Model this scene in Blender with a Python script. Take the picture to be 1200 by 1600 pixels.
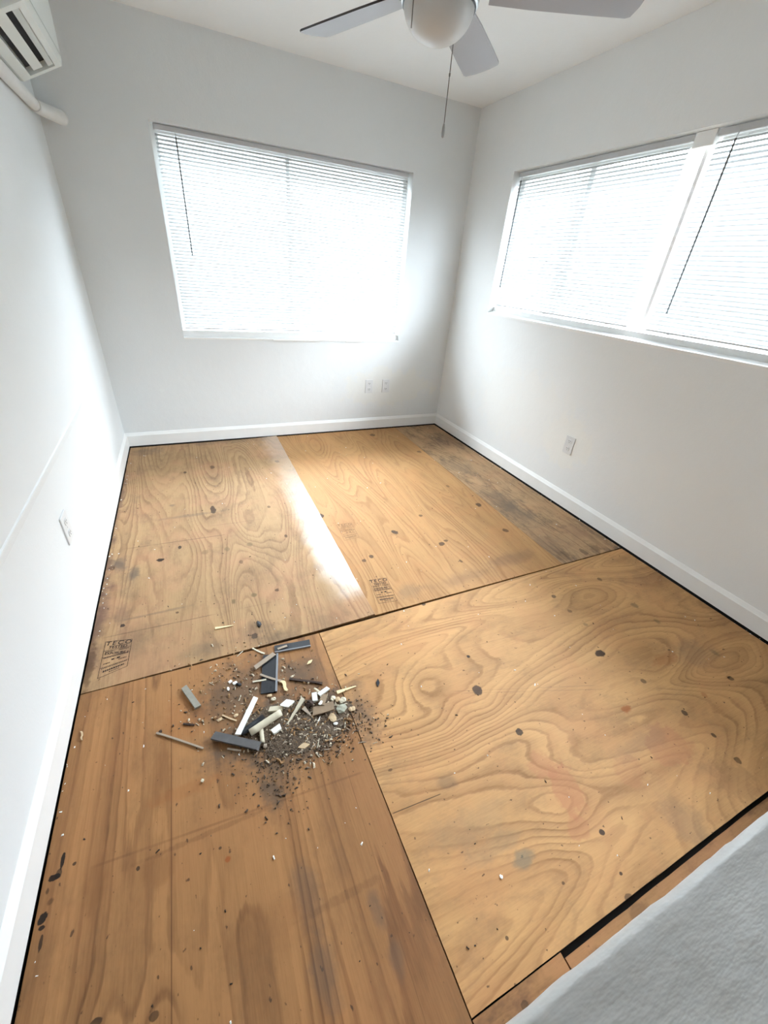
import bpy, bmesh, math, random
from mathutils import Vector, Matrix, noise as mnoise

for o in list(bpy.data.objects):
    bpy.data.objects.remove(o, do_unlink=True)
scene = bpy.context.scene
COL = scene.collection
R = math.radians

# ---------------------------------------------------------------- camera, daylight, exposure
cam_data = bpy.data.cameras.new('camera')
cam_data.sensor_fit = 'HORIZONTAL'
cam_data.sensor_width = 36.0
cam_data.lens = 629.14 / 1200.0 * 36.0
cam_data.clip_start = 0.01
cam = bpy.data.objects.new('camera', cam_data)
COL.objects.link(cam)
_r, _d, _f = ((0.91014, -0.40699, 0.07751), (-0.14993, -0.49795, -0.85415), (0.38623, 0.76577, -0.51422))
cam.matrix_world = Matrix(((_r[0], -_d[0], -_f[0], 0.5461), (_r[1], -_d[1], -_f[1], -3.6653),
                           (_r[2], -_d[2], -_f[2], 1.4159), (0, 0, 0, 1)))
scene.camera = cam

SKY_ZENITH, SKY_GROUND = 50.0, 0.08
world = bpy.data.worlds.new('overcast_sky')
scene.world = world
world.use_nodes = True
bg = world.node_tree.nodes['Background']
_wt = world.node_tree                                  # overcast sky: zenith three times the horizon, dull ground below
_tc = _wt.nodes.new('ShaderNodeTexCoord'); _sx = _wt.nodes.new('ShaderNodeSeparateXYZ')
_up = _wt.nodes.new('ShaderNodeMath'); _up.operation = 'MULTIPLY_ADD'; _up.inputs[1].default_value = 2.0/3; _up.inputs[2].default_value = 1.0/3
_gr = _wt.nodes.new('ShaderNodeMath'); _gr.operation = 'GREATER_THAN'; _gr.inputs[1].default_value = 0.0
_mx = _wt.nodes.new('ShaderNodeMix'); _mx.data_type = 'FLOAT'; _mx.inputs[2].default_value = SKY_GROUND
_ms = _wt.nodes.new('ShaderNodeMath'); _ms.operation = 'MULTIPLY'; _ms.inputs[1].default_value = SKY_ZENITH
_wt.links.new(_tc.outputs['Generated'], _sx.inputs[0]); _wt.links.new(_sx.outputs[2], _up.inputs[0]); _wt.links.new(_sx.outputs[2], _gr.inputs[0])
_wt.links.new(_gr.outputs[0], _mx.inputs[0]); _wt.links.new(_up.outputs[0], _mx.inputs[3]); _wt.links.new(_mx.outputs[0], _ms.inputs[0])
_wt.links.new(_ms.outputs[0], bg.inputs['Strength'])
bg.inputs['Color'].default_value = (0.915, 0.97, 1.09, 1)

scene.view_settings.view_transform = 'Standard'
scene.view_settings.look = 'None'
scene.view_settings.exposure = 0.19
scene.view_settings.gamma = 1.0
scene.view_settings.use_curve_mapping = False
scene.cycles.max_bounces = 7
scene.cycles.diffuse_bounces = 5
scene.cycles.glossy_bounces = 3
scene.cycles.transmission_bounces = 6
scene.cycles.adaptive_threshold = 0.08
scene.cycles.adaptive_min_samples = 12
scene.cycles.transparent_max_bounces = 12
scene.cycles.sample_clamp_indirect = 10
scene.cycles.caustics_reflective = False
scene.cycles.caustics_refractive = False

# room measures (metres): left wall x=WL, right wall x=WR, back wall y=WB, ceiling z=H
WL, WR, WB, H = -0.014, 2.935, 0.014, 2.555
FX = 2.921                      # face of the right baseboard
YN = -5.7                       # wall of the landing behind the half wall
T = 0.14                        # wall thickness
BWX0, BWX1, BWZ0, BWZ1 = 0.543, 2.391, 0.842, 2.090      # opening in the back wall
RWY0, RWY1, RWZ0, RWZ1 = -3.36, -0.546, 1.169, 2.108     # opening in the right wall

def portal(name, loc, rot, sx, sy):
    l = bpy.data.lights.new(name, 'AREA')
    l.shape = 'RECTANGLE'; l.size = sx; l.size_y = sy
    l.cycles.is_portal = True
    o = bpy.data.objects.new(name, l); COL.objects.link(o)
    o.location = loc; o.rotation_euler = rot
portal('daylight_portal', ((BWX0+BWX1)/2, WB+T+.02, (BWZ0+BWZ1)/2), (R(-90), 0, 0), BWX1-BWX0, BWZ1-BWZ0)
portal('daylight_portal', (WR+T+.02, (RWY0+RWY1)/2, (RWZ0+RWZ1)/2), (0, R(90), 0), RWZ1-RWZ0, RWY1-RWY0)

# ---------------------------------------------------------------- helpers
def tag(o, label=None, cat=None, group=None, kind=None):
    if label: o['label'] = label
    if cat: o['category'] = cat
    if group: o['group'] = group
    if kind: o['kind'] = kind
    return o

def link(name, me, mat=None, parent=None, smooth=False):
    o = bpy.data.objects.new(name, me)
    COL.objects.link(o)
    if mat is not None and len(me.materials) == 0: me.materials.append(mat)
    if parent is not None: o.parent = parent
    if smooth:
        for p in me.polygons: p.use_smooth = True
    return o

def mesh(name, verts, faces):
    me = bpy.data.meshes.new(name)
    me.from_pydata([tuple(v) for v in verts], [], faces)
    me.validate(); me.update()
    return me

def bm_mesh(name, bm):
    bmesh.ops.recalc_face_normals(bm, faces=bm.faces)
    me = bpy.data.meshes.new(name)
    bm.to_mesh(me); bm.free()
    return me

def empty(name, loc=(0, 0, 0)):
    o = bpy.data.objects.new(name, None)
    o.empty_display_size = 0.05
    COL.objects.link(o); o.location = loc
    return o

def bx(bm, lo, hi, bevel=0.0, seg=1):
    vs = [bm.verts.new((x, y, z)) for x in (lo[0], hi[0]) for y in (lo[1], hi[1]) for z in (lo[2], hi[2])]
    fs = [(0, 1, 3, 2), (4, 6, 7, 5), (0, 4, 5, 1), (2, 3, 7, 6), (0, 2, 6, 4), (1, 5, 7, 3)]
    faces = [bm.faces.new([vs[i] for i in f]) for f in fs]
    if bevel > 0:
        es = list({e for f in faces for e in f.edges})
        bmesh.ops.bevel(bm, geom=es, offset=bevel, segments=seg, affect='EDGES', profile=0.5)

def box(name, lo, hi, mat, parent=None, bevel=0.0, seg=1):
    bm = bmesh.new(); bx(bm, lo, hi, bevel, seg)
    return link(name, bm_mesh(name, bm), mat, parent)

def boxes(name, lst, mat, parent=None, bevel=0.0):
    bm = bmesh.new()
    for lo, hi in lst: bx(bm, lo, hi, bevel)
    return link(name, bm_mesh(name, bm), mat, parent)

def prism_y(name, prof, y0, y1, mat, parent=None):       # profile of (x,z) pushed along y
    n = len(prof)
    v = [(x, y0, z) for x, z in prof] + [(x, y1, z) for x, z in prof]
    f = [(i, (i+1) % n, n+(i+1) % n, n+i) for i in range(n)] + [tuple(range(n)), tuple(range(2*n-1, n-1, -1))]
    bm = bmesh.new(); bm.from_mesh(mesh(name, v, f))
    return link(name, bm_mesh(name, bm), mat, parent)

def prism_x(name, prof, x0, x1, mat, parent=None):       # profile of (y,z) pushed along x
    n = len(prof)
    v = [(x0, y, z) for y, z in prof] + [(x1, y, z) for y, z in prof]
    f = [(i, (i+1) % n, n+(i+1) % n, n+i) for i in range(n)] + [tuple(range(n)), tuple(range(2*n-1, n-1, -1))]
    bm = bmesh.new(); bm.from_mesh(mesh(name, v, f))
    return link(name, bm_mesh(name, bm), mat, parent)

def lathe(name, prof, mat, parent=None, n=40, loc=(0, 0, 0)):
    v = []; f = []
    for r, z in prof:
        for k in range(n):
            a = 2*math.pi*k/n
            v.append((loc[0]+r*math.cos(a), loc[1]+r*math.sin(a), loc[2]+z))
    for i in range(len(prof)-1):
        for k in range(n):
            f.append((i*n+k, i*n+(k+1) % n, (i+1)*n+(k+1) % n, (i+1)*n+k))
    bm = bmesh.new(); bm.from_mesh(mesh(name, v, f))
    bmesh.ops.remove_doubles(bm, verts=bm.verts, dist=1e-5)
    return link(name, bm_mesh(name, bm), mat, parent, smooth=True)

def tube(name, pts, r, mat, parent=None, n=10, cap=True):
    pts = [Vector(p) for p in pts]
    rs = r if isinstance(r, (list, tuple)) else [r]*len(pts)
    v = []; f = []
    for i, p in enumerate(pts):
        d = (pts[min(i+1, len(pts)-1)] - pts[max(i-1, 0)]).normalized()
        up = Vector((0, 0, 1)) if abs(d.z) < .9 else Vector((1, 0, 0))
        a = d.cross(up).normalized(); b = a.cross(d).normalized()
        for k in range(n):
            t = 2*math.pi*k/n
            v.append(p + rs[i]*(a*math.cos(t) + b*math.sin(t)))
    for i in range(len(pts)-1):
        for k in range(n):
            f.append((i*n+k, i*n+(k+1) % n, (i+1)*n+(k+1) % n, (i+1)*n+k))
    if cap:
        f.append(tuple(range(n))); f.append(tuple(range(len(v)-1, len(v)-n-1, -1)))
    return link(name, mesh(name, v, f), mat, parent, smooth=True)

# ---------------------------------------------------------------- materials
def srgb(r, g, b):
    def c(u):
        u /= 255.0
        return u/12.92 if u <= .04045 else ((u+.055)/1.055)**2.4
    return (c(r), c(g), c(b), 1.0)

class NT:
    def __init__(s, name):
        s.m = bpy.data.materials.new(name); s.m.use_nodes = True
        s.t = s.m.node_tree; s.n = s.t.nodes; s.l = s.t.links
        s.b = s.n['Principled BSDF']; s.out = s.n['Material Output']
    def put(s, sock, val):
        if isinstance(val, bpy.types.NodeSocket): s.l.new(val, sock)
        elif val is not None: sock.default_value = val
    def node(s, typ, **kw):
        n = s.n.new(typ)
        for k, v in kw.items(): setattr(n, k, v)
        return n
    def math(s, op, a, b=None, c=None, clamp=False):
        n = s.node('ShaderNodeMath', operation=op); n.use_clamp = clamp
        for i, v in enumerate((a, b, c)):
            if v is not None: s.put(n.inputs[i], v)
        return n.outputs[0]
    def mapping(s, vec, loc=(0, 0, 0), rot=(0, 0, 0), scale=(1, 1, 1), typ='POINT'):
        n = s.node('ShaderNodeMapping', vector_type=typ)
        s.put(n.inputs[0], vec)
        if typ != 'NORMAL': n.inputs['Location'].default_value = loc
        n.inputs['Rotation'].default_value = rot; n.inputs['Scale'].default_value = scale
        return n.outputs[0]
    def noise(s, vec, scale=1.0, detail=2.0, rough=.5, dist=0.0):
        n = s.node('ShaderNodeTexNoise')
        s.put(n.inputs['Vector'], vec)
        n.inputs['Scale'].default_value = scale; n.inputs['Detail'].default_value = detail
        n.inputs['Roughness'].default_value = rough; n.inputs['Distortion'].default_value = dist
        return n.outputs['Fac']
    def ramp(s, fac, stops, interp='LINEAR'):
        n = s.node('ShaderNodeValToRGB'); cr = n.color_ramp; cr.interpolation = interp
        while len(cr.elements) > 1: cr.elements.remove(cr.elements[-1])
        for i, (p, c) in enumerate(stops):
            e = cr.elements[0] if i == 0 else cr.elements.new(p)
            e.position = p
            e.color = c if isinstance(c, tuple) else (c, c, c, 1)
        s.put(n.inputs[0], fac)
        return n.outputs[0]
    def remap(s, v, a, b, c=0.0, d=1.0, smooth=True):
        n = s.node('ShaderNodeMapRange'); n.interpolation_type = 'SMOOTHSTEP' if smooth else 'LINEAR'
        s.put(n.inputs[0], v)
        for i, x in enumerate((a, b, c, d)): n.inputs[i+1].default_value = x
        return n.outputs[0]
    def mix(s, fac, a, b, blend='MIX'):
        n = s.node('ShaderNodeMix', data_type='RGBA', blend_type=blend)
        s.put(n.inputs[0], fac); s.put(n.inputs[6], a); s.put(n.inputs[7], b)
        return n.outputs[2]
    def coord(s):
        return s.node('ShaderNodeTexCoord').outputs['Object']
    def sep(s, vec):
        n = s.node('ShaderNodeSeparateXYZ'); s.put(n.inputs[0], vec); return n.outputs
    def bump(s, h, strength=.3, dist=.01):
        n = s.node('ShaderNodeBump'); n.inputs['Strength'].default_value = strength; n.inputs['Distance'].default_value = dist
        s.put(n.inputs['Height'], h); s.l.new(n.outputs[0], s.b.inputs['Normal'])

def plain(name, col, rough=.5, var=.06, scale=30, metal=0.0, bump=0.0, spec=.5, stretch=(1, 1, 1)):
    t = NT(name); c = t.mapping(t.coord(), scale=stretch)
    nz = t.noise(c, scale, 3)
    dark = tuple(x*(1-var*2) for x in col[:3]) + (1,); lite = tuple(min(1, x*(1+var)) for x in col[:3]) + (1,)
    t.put(t.b.inputs['Base Color'], t.mix(nz, dark, lite))
    t.b.inputs['Roughness'].default_value = rough; t.b.inputs['Metallic'].default_value = metal
    t.b.inputs['Specular IOR Level'].default_value = spec
    if bump: t.bump(nz, bump, .004)
    return t.m

def wall_paint(name, col=(.775, .80, .805, 1), rough=.55, patches=(), relief=.22, grain=.15, stretch=(1, 1, 1)):
    t = NT(name); c = t.coord()
    big = t.noise(c, 2.2, 3, .55); mid = t.noise(t.mapping(c, scale=stretch), 9, 4, .6); fine = t.noise(c, 120, 3, .6)
    base = t.mix(big, tuple(x*.97 for x in col[:3])+(1,), tuple(min(1, x*1.02) for x in col[:3])+(1,))
    for (loc, sc, pc, st) in patches:                # filler at the right outlet, elsewhere faintly creamier patches
        d = t.node('ShaderNodeVectorMath', operation='LENGTH')
        t.put(d.inputs[0], t.mapping(c, loc=loc, scale=sc, typ='TEXTURE'))
        dd = t.math('ADD', d.outputs['Value'], t.math('MULTIPLY', t.math('SUBTRACT', mid, .5), 1.6))
        base = t.mix(t.math('MULTIPLY', t.remap(dd, 1.05, .75), st), base, pc)
    t.put(t.b.inputs['Base Color'], base)
    t.b.inputs['Roughness'].default_value = rough
    hgt = t.math('ADD', t.math('MULTIPLY', mid, .8), t.math('MULTIPLY', fine, grain))
    t.bump(hgt, relief, .012)
    return t.m

SPOT_COL = {'k': srgb(62, 42, 26), 's': srgb(112, 92, 62), 'b': srgb(22, 15, 12), 'd': srgb(78, 52, 30), 'g': srgb(92, 80, 70),
            'p': srgb(92, 66, 58), 't': srgb(88, 74, 61), 'o': srgb(150, 84, 36), 'n': srgb(112, 108, 92), 'r': srgb(170, 108, 74), 'w': srgb(126, 84, 48)}
SOFT = {'k': (.95, .7, .45), 's': (1.1, .5, .5), 'b': (1.0, .75, .7), 'd': (1.1, .5, .7), 'g': (1.3, .3, 1.0), 'p': (1.4, .1, 1.1),
        't': (1.35, .2, 1.1), 'o': (1.1, .5, .6), 'n': (1.2, .5, .9), 'r': (1.1, .75, 1.0), 'w': (1.2, .4, .8)}

def wood(name, light, dark, along='y', gx=3.0, gy=.7, K=12.0, lin=10.0, amp=.6, seed=0.0, spots=(), lines=(), dirt=.25, dirt_col=srgb(120, 96, 74),
         tint=srgb(205, 140, 100), tint_amt=.25, gloss=None, rough=.62, knots=(), broad=.35):
    t = NT(name); P = t.coord()
    Q = P if along == 'y' else t.mapping(P, rot=(0, 0, R(90)))
    qx = t.sep(Q)[0]
    edge = t.math('SUBTRACT', t.noise(P, 30, 3, .65), .5)            # frays the outline of every mark
    coarse = t.math('SUBTRACT', t.noise(P, 9, 4, .68), .5)
    # rotary-cut grain: contour lines of a stretched height field
    h = t.noise(t.mapping(Q, loc=(seed, seed*1.7, seed), scale=(gx, gy, 1)), 1.0, 1.0, .4, .25)
    wob = t.noise(t.mapping(Q, loc=(seed, 0, 3), scale=(gx*8, gy*14, 1)), 1.0, 3, .6)
    ph = t.math('MULTIPLY_ADD', h, K, t.math('MULTIPLY', qx, lin))
    ph = t.math('MULTIPLY_ADD', wob, .7, ph)
    for (x, y, rx, ry, a) in knots:                                # grain flows round the knots
        d = t.node('ShaderNodeVectorMath', operation='LENGTH')
        t.put(d.inputs[0], t.mapping(P, loc=(x, y, 0), scale=(rx, ry, 1), typ='TEXTURE'))
        ph = t.math('MULTIPLY_ADD', t.remap(d.outputs['Value'], 1.9, 0), a, ph)
    fr = t.math('FRACT', ph)
    prof = t.ramp(fr, [(0, .0), (.30, .10), (.62, .42), (.80, 1.0), (.88, .85), (1.0, .0)], 'EASE')
    slow = t.ramp(t.math('FRACT', t.math('MULTIPLY', ph, .23)), [(0, 0), (.5, 1.0), (1.0, 0)], 'EASE')   # broad early / late bands
    vary = t.noise(t.mapping(Q, loc=(0, seed, 9), scale=(gx*1.4, gy*1.6, 1)), 1.0, 3, .6)
    fib = t.noise(t.mapping(Q, loc=(seed, 0, 0), scale=(220, 9, 1)), 1.0, 4, .7)
    lowf = t.noise(t.mapping(P, loc=(seed, seed, 0)), 3.6, 4, .65)
    g = t.math('MULTIPLY', prof, t.math('MULTIPLY', t.remap(vary, .3, .68, .15, 1.0), amp))
    g = t.math('MULTIPLY_ADD', slow, broad, g)
    g = t.math('ADD', g, t.math('MULTIPLY', t.math('SUBTRACT', fib, .5), .75), clamp=True)
    col = t.mix(g, light, dark)
    col = t.mix(t.math('MULTIPLY', t.remap(lowf, .42, .68), tint_amt), col, tint)
    dn = t.noise(t.mapping(Q, loc=(seed*3, 2, 4), scale=(5, 2.4, 1)), 1.7, 5, .76)
    col = t.mix(t.math('MULTIPLY', t.remap(dn, .46, .74), dirt), col, dirt_col)
    spk = t.noise(t.mapping(Q, loc=(seed, 8, 0), scale=(1, .6, 1)), 75, 2, .5)     # pitch flecks and grit
    col = t.mix(t.math('MULTIPLY', t.remap(spk, .69, .75), .75), col, srgb(66, 46, 33))
    for (x0, y0, x1, y1, w, c, st) in lines:                        # veneer joints, scratches
        L = math.hypot(x1-x0, y1-y0); a = math.atan2(y1-y0, x1-x0)
        q = t.sep(t.mapping(P, loc=((x0+x1)/2, (y0+y1)/2, 0), rot=(0, 0, a), scale=(L/2, w, 1), typ='TEXTURE'))
        m = t.math('MULTIPLY', t.remap(t.math('ABSOLUTE', q[0]), 1.0, .9), t.remap(t.math('ABSOLUTE', q[1]), 1.2, .4))
        if st < .6: m = t.math('MULTIPLY', m, t.remap(lowf, .35, .6))
        col = t.mix(t.math('MULTIPLY', m, st), col, c)
    for (x, y, rx, ry, k, st) in spots:
        d = t.node('ShaderNodeVectorMath', operation='LENGTH')
        t.put(d.inputs[0], t.mapping(P, loc=(x, y, 0), scale=(rx, ry, 1), typ='TEXTURE'))
        o, i, nz = SOFT[k]
        dd = t.math('MULTIPLY_ADD', coarse if k in 'gptnrw' else edge, nz*2.6, d.outputs['Value'])
        col = t.mix(t.math('MULTIPLY', t.remap(dd, o, i), st), col, SPOT_COL[k])
    t.put(t.b.inputs['Base Color'], col)
    rr = t.math('MULTIPLY_ADD', dn, .2, rough-.1)
    t.b.inputs['Specular IOR Level'].default_value = .3
    if gloss:                                                        # worn smooth strip beside the joint
        x0, x1, y0 = gloss
        px = t.sep(P)
        m = t.remap(t.math('MULTIPLY_ADD', coarse, .10, px[0]), x0, x1)
        m = t.math('MULTIPLY', m, t.remap(t.math('MULTIPLY_ADD', coarse, .2, px[1]), y0, y0+.22))
        rr = t.math('ADD', t.math('MULTIPLY', rr, t.math('SUBTRACT', 1.0, m)), t.math('MULTIPLY', m, .30))
        t.put(t.b.inputs['Coat Weight'], m)
        t.b.inputs['Coat Roughness'].default_value = .32
        t.b.inputs['Coat IOR'].default_value = 2.2
    t.put(t.b.inputs['Roughness'], rr)
    t.bump(t.math('ADD', t.math('MULTIPLY', fib, .6), t.math('MULTIPLY', prof, -.4)), .12, .002)
    return t.m

def slat_mat():
    t = NT('blind_slat_white')
    nz = t.noise(t.coord(), 6, 2)
    c = t.mix(nz, (.55, .565, .57, 1), (.60, .61, .61, 1))
    d = t.node('ShaderNodeBsdfDiffuse'); tr = t.node('ShaderNodeBsdfTranslucent'); mx = t.node('ShaderNodeMixShader')
    t.put(d.inputs['Color'], c); t.put(tr.inputs['Color'], c)
    mx.inputs[0].default_value = .12
    t.l.new(d.outputs[0], mx.inputs[1]); t.l.new(tr.outputs[0], mx.inputs[2]); t.l.new(mx.outputs[0], t.out.inputs['Surface'])
    t.n.remove(t.b)
    return t.m

def glass_mat():
    t = NT('window_glass')
    tr = t.node('ShaderNodeBsdfTransparent'); gl = t.node('ShaderNodeBsdfGlossy'); mx = t.node('ShaderNodeMixShader')
    t.put(tr.inputs['Color'], t.mix(t.noise(t.coord(), 3, 1), (.93, .97, .96, 1), (.95, .98, .97, 1)))
    gl.inputs['Roughness'].default_value = .02
    mx.inputs[0].default_value = .06
    t.l.new(tr.outputs[0], mx.inputs[1]); t.l.new(gl.outputs[0], mx.inputs[2]); t.l.new(mx.outputs[0], t.out.inputs['Surface'])
    t.n.remove(t.b)
    return t.m
SPOTS = {
 'A': [
  (0.5479,-1.212,0.0197,0.0576,'k',0.9),
  (0.5937,-0.5511,0.0188,0.0356,'k',0.6),
  (0.3982,-0.5936,0.0135,0.0226,'k',0.8),
  (0.7094,-1.6639,0.0179,0.0255,'s',0.6),
  (0.6445,-1.8105,0.0134,0.0227,'k',0.5),
  (0.6679,-2.0941,0.0153,0.0184,'s',0.8),
  (0.7797,-2.094,0.0126,0.0142,'k',0.7),
  (0.571,-2.1069,0.0119,0.0178,'s',0.8),
  (0.2528,-1.6625,0.0193,0.0146,'b',0.9),
  (0.0659,-1.6399,0.0434,0.0632,'g',0.75),
  (0.1358,-1.7447,0.0274,0.0646,'g',0.7),
  (0.0339,-1.6621,0.0184,0.0225,'d',0.7),
  (0.3469,-1.5722,0.0085,0.0189,'b',0.8),
  (0.9235,-1.6439,0.0113,0.0203,'k',0.7),
  (0.1129,-2.1001,0.0106,0.0121,'b',0.9),
  (0.6304,-2.3545,0.0164,0.0183,'k',0.85),
  (1.0849,-0.5767,0.0204,0.0253,'k',0.6),
  (0.3274,-2.0956,0.0084,0.0085,'k',0.7),
  (0.8902,-1.2713,0.0125,0.0169,'k',0.6),
  (0.5869,-1.6694,0.0173,0.0247,'s',0.6),
  (0.4705,-1.6627,0.0237,0.0243,'s',0.5),
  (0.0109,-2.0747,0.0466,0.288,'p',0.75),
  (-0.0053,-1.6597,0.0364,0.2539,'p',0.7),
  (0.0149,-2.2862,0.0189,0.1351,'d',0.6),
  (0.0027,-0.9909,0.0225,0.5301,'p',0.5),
  (0.1024,-2.0277,0.0379,0.1031,'p',0.45),
  (0.7087,-2.406,0.1093,0.0645,'t',0.55),
  (0.6407,-2.3233,0.0666,0.0528,'t',0.4),
  (0.1402,-2.2149,0.0759,0.1106,'p',0.35),
  (0.1307,-0.1148,0.143,0.0829,'g',0.4),
  (0.7278,-0.0347,0.4295,0.0615,'g',0.35),
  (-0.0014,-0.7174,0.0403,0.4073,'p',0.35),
  (0.453,-2.3556,0.104,0.0418,'g',0.35),
  (0.3064,-1.0808,0.0194,0.0171,'g',0.5),
  (0.4218,-1.2396,0.2285,0.0174,'g',0.35),
  (0.2179,-2.0691,0.1649,0.0094,'g',0.4),
 ],
 'B': [
  (1.1899,-1.4811,0.0208,0.0319,'k',0.9),
  (1.5737,-1.8062,0.0206,0.0291,'b',0.8),
  (1.3345,-1.991,0.0148,0.018,'k',0.8),
  (1.2829,-2.0113,0.0145,0.0175,'k',0.7),
  (2.1033,-0.1711,0.0324,0.0359,'k',0.7),
  (1.8299,-1.6756,0.0179,0.0169,'k',0.7),
  (1.7971,-2.0089,0.0243,0.0207,'k',0.8),
  (1.8425,-1.9878,0.0164,0.0142,'k',0.7),
  (2.3208,-1.6675,0.0246,0.0294,'k',0.8),
  (2.2932,-2.0097,0.0224,0.0245,'k',0.7),
  (1.8155,-2.1949,0.0115,0.0186,'k',0.7),
  (2.366,-0.6658,0.0246,0.0311,'k',0.6),
  (2.2557,-1.3473,0.0157,0.0224,'k',0.5),
  (1.41,-2.3287,0.0739,0.0584,'g',0.3),
  (2.1333,-2.2684,0.161,0.06,'p',0.35),
  (1.7256,-2.3308,0.2168,0.0438,'p',0.3),
 ],
 'C': [
  (2.53,-1.6394,0.1541,0.2122,'g',0.45),
  (2.5468,-1.8388,0.1227,0.1744,'g',0.5),
  (2.5646,-1.0619,0.1174,0.1936,'g',0.35),
  (2.4363,-2.2155,0.1739,0.1232,'g',0.35),
  (2.7686,-2.1674,0.094,0.1068,'p',0.3),
  (2.6267,-2.3633,0.026,0.0383,'k',0.5),
  (2.7835,-0.4999,0.2028,0.1813,'p',0.35),
  (2.4646,-2.3514,0.0589,0.0578,'d',0.3),
  (2.7367,-2.3566,0.0443,0.0481,'d',0.35),
 ],
 'E': [
  (2.0535,-2.9832,0.0339,0.0203,'k',0.95),
  (1.4052,-2.9363,0.0237,0.0237,'k',0.9),
  (1.4668,-2.7829,0.0086,0.0087,'b',0.9),
  (2.5043,-2.8197,0.0219,0.0226,'s',0.6),
  (2.1262,-2.7291,0.0138,0.015,'k',0.5),
  (2.5119,-2.9424,0.0175,0.0212,'s',0.6),
  (2.1317,-2.8274,0.0133,0.0141,'s',0.5),
  (2.1278,-2.6156,0.0144,0.0134,'k',0.7),
  (2.4993,-2.5959,0.0157,0.016,'k',0.6),
  (2.1108,-3.1579,0.0146,0.0149,'k',0.6),
  (2.5067,-3.2949,0.0153,0.0128,'b',0.7),
  (2.5904,-3.1792,0.0197,0.024,'s',0.5),
  (1.4367,-2.4316,0.013,0.0114,'b',0.8),
  (1.4518,-3.137,0.0146,0.0126,'b',0.85),
  (1.9202,-3.2217,0.0269,0.0158,'o',0.8),
  (2.1364,-3.3232,0.0136,0.0134,'k',0.8),
  (2.1511,-3.4258,0.0104,0.0126,'k',0.8),
  (2.138,-3.5183,0.0149,0.0145,'k',0.7),
  (1.4796,-3.4807,0.0102,0.0092,'k',0.95),
  (1.2097,-3.4375,0.0416,0.0217,'n',0.6),
  (1.4212,-3.6181,0.0164,0.009,'k',0.7),
  (1.4539,-3.2606,0.0548,0.0495,'r',0.4),
  (1.4658,-3.3514,0.0567,0.0789,'r',0.45),
  (1.4273,-3.4413,0.0409,0.0294,'r',0.35),
  (1.949,-3.3819,0.1104,0.0681,'r',0.4),
  (1.7253,-3.3921,0.0605,0.0482,'r',0.25),
  (1.109,-3.1801,0.034,0.0234,'t',0.4),
  (1.4477,-3.5745,0.0057,0.0049,'k',0.9),
  (0.953,-3.0771,0.0107,0.006,'k',0.6),
  (1.059,-3.5491,0.005,0.0047,'k',0.8),
  (2.4775,-3.1372,0.1294,0.074,'g',0.3),
  (1.8513,-3.3355,0.1495,0.0386,'g',0.22),
  (1.7642,-3.58,0.0637,0.105,'g',0.3),
  (2.0527,-3.5573,0.0948,0.0797,'d',0.22),
  (2.8419,-2.6832,0.2059,0.0993,'p',0.3),
  (2.9157,-3.0355,0.1493,0.1223,'p',0.25),
  (1.2758,-3.5249,0.0055,0.0044,'k',0.7),
  (0.9294,-2.8424,0.067,0.1127,'t',0.75),
  (1.1029,-3.3076,0.1377,0.0502,'n',0.18),
  (1.1639,-3.3843,0.1152,0.0255,'n',0.2),
  (2.3028,-3.2997,0.0145,0.0151,'o',0.4),
  (2.3208,-3.1169,0.094,0.0301,'o',0.35),
 ],
 'D': [
  (0.44,-3.1182,0.0086,0.0087,'o',0.9),
  (0.4232,-3.0849,0.0052,0.0046,'k',0.8),
  (0.1553,-3.3014,0.0158,0.0079,'k',0.9),
  (0.2658,-3.3392,0.0108,0.0096,'k',0.7),
  (0.2215,-3.0492,0.0049,0.006,'b',0.8),
  (0.0405,-2.956,0.0049,0.0225,'b',0.95),
  (0.0281,-2.9881,0.0143,0.0077,'b',0.95),
  (0.0369,-2.9833,0.008,0.0123,'b',0.7),
  (0.0185,-3.069,0.0104,0.0123,'b',0.95),
  (0.0208,-3.0869,0.0073,0.0066,'b',0.95),
  (0.0244,-3.1176,0.0036,0.0177,'b',0.8),
  (0.0689,-2.9752,0.0049,0.0048,'b',0.8),
  (0.0182,-3.0139,0.0047,0.0089,'d',0.8),
  (0.0293,-3.0383,0.0077,0.0071,'d',0.6),
  (0.6195,-3.2769,0.0365,0.0764,'g',0.35),
  (0.6188,-3.4229,0.0328,0.0708,'g',0.4),
  (0.651,-2.8116,0.2448,0.0939,'t',0.75),
  (0.7191,-2.8132,0.1705,0.1328,'t',0.8),
  (0.5975,-2.9173,0.1033,0.0813,'t',0.75),
  (0.5841,-2.9877,0.0474,0.0445,'t',0.75),
  (0.5992,-2.5853,0.1835,0.1318,'t',0.6),
  (0.788,-2.6416,0.1134,0.1332,'t',0.5),
  (0.4978,-2.6476,0.1151,0.16,'t',0.4),
  (0.266,-3.0721,0.0431,0.0439,'w',0.4),
  (0.1256,-3.0415,0.0287,0.0732,'w',0.4),
  (0.2783,-2.8202,0.0273,0.1229,'w',0.4),
  (0.1411,-3.3143,0.0518,0.0191,'w',0.3),
  (0.7798,-3.3716,0.02,0.0488,'g',0.4),
  (0.7866,-3.4727,0.0186,0.042,'g',0.35),
  (0.7119,-3.3159,0.1176,0.0127,'d',0.2),
  (0.4035,-3.0363,0.215,0.0081,'d',0.25),
  (0.3406,-2.8947,0.1146,0.0266,'o',0.2),
  (0.5171,-3.2983,0.1253,0.0699,'w',0.25),
  (0.3474,-2.6422,0.0881,0.102,'o',0.2),
 ],
 'F': [
  (1.2632,-3.6656,0.033,0.0171,'d',0.4),
  (1.4315,-3.6476,0.0358,0.0206,'d',0.4),
  (1.1327,-3.6663,0.0125,0.0086,'k',0.6),
  (1.0274,-3.6523,0.012,0.0079,'k',0.6),
 ],
}
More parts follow.
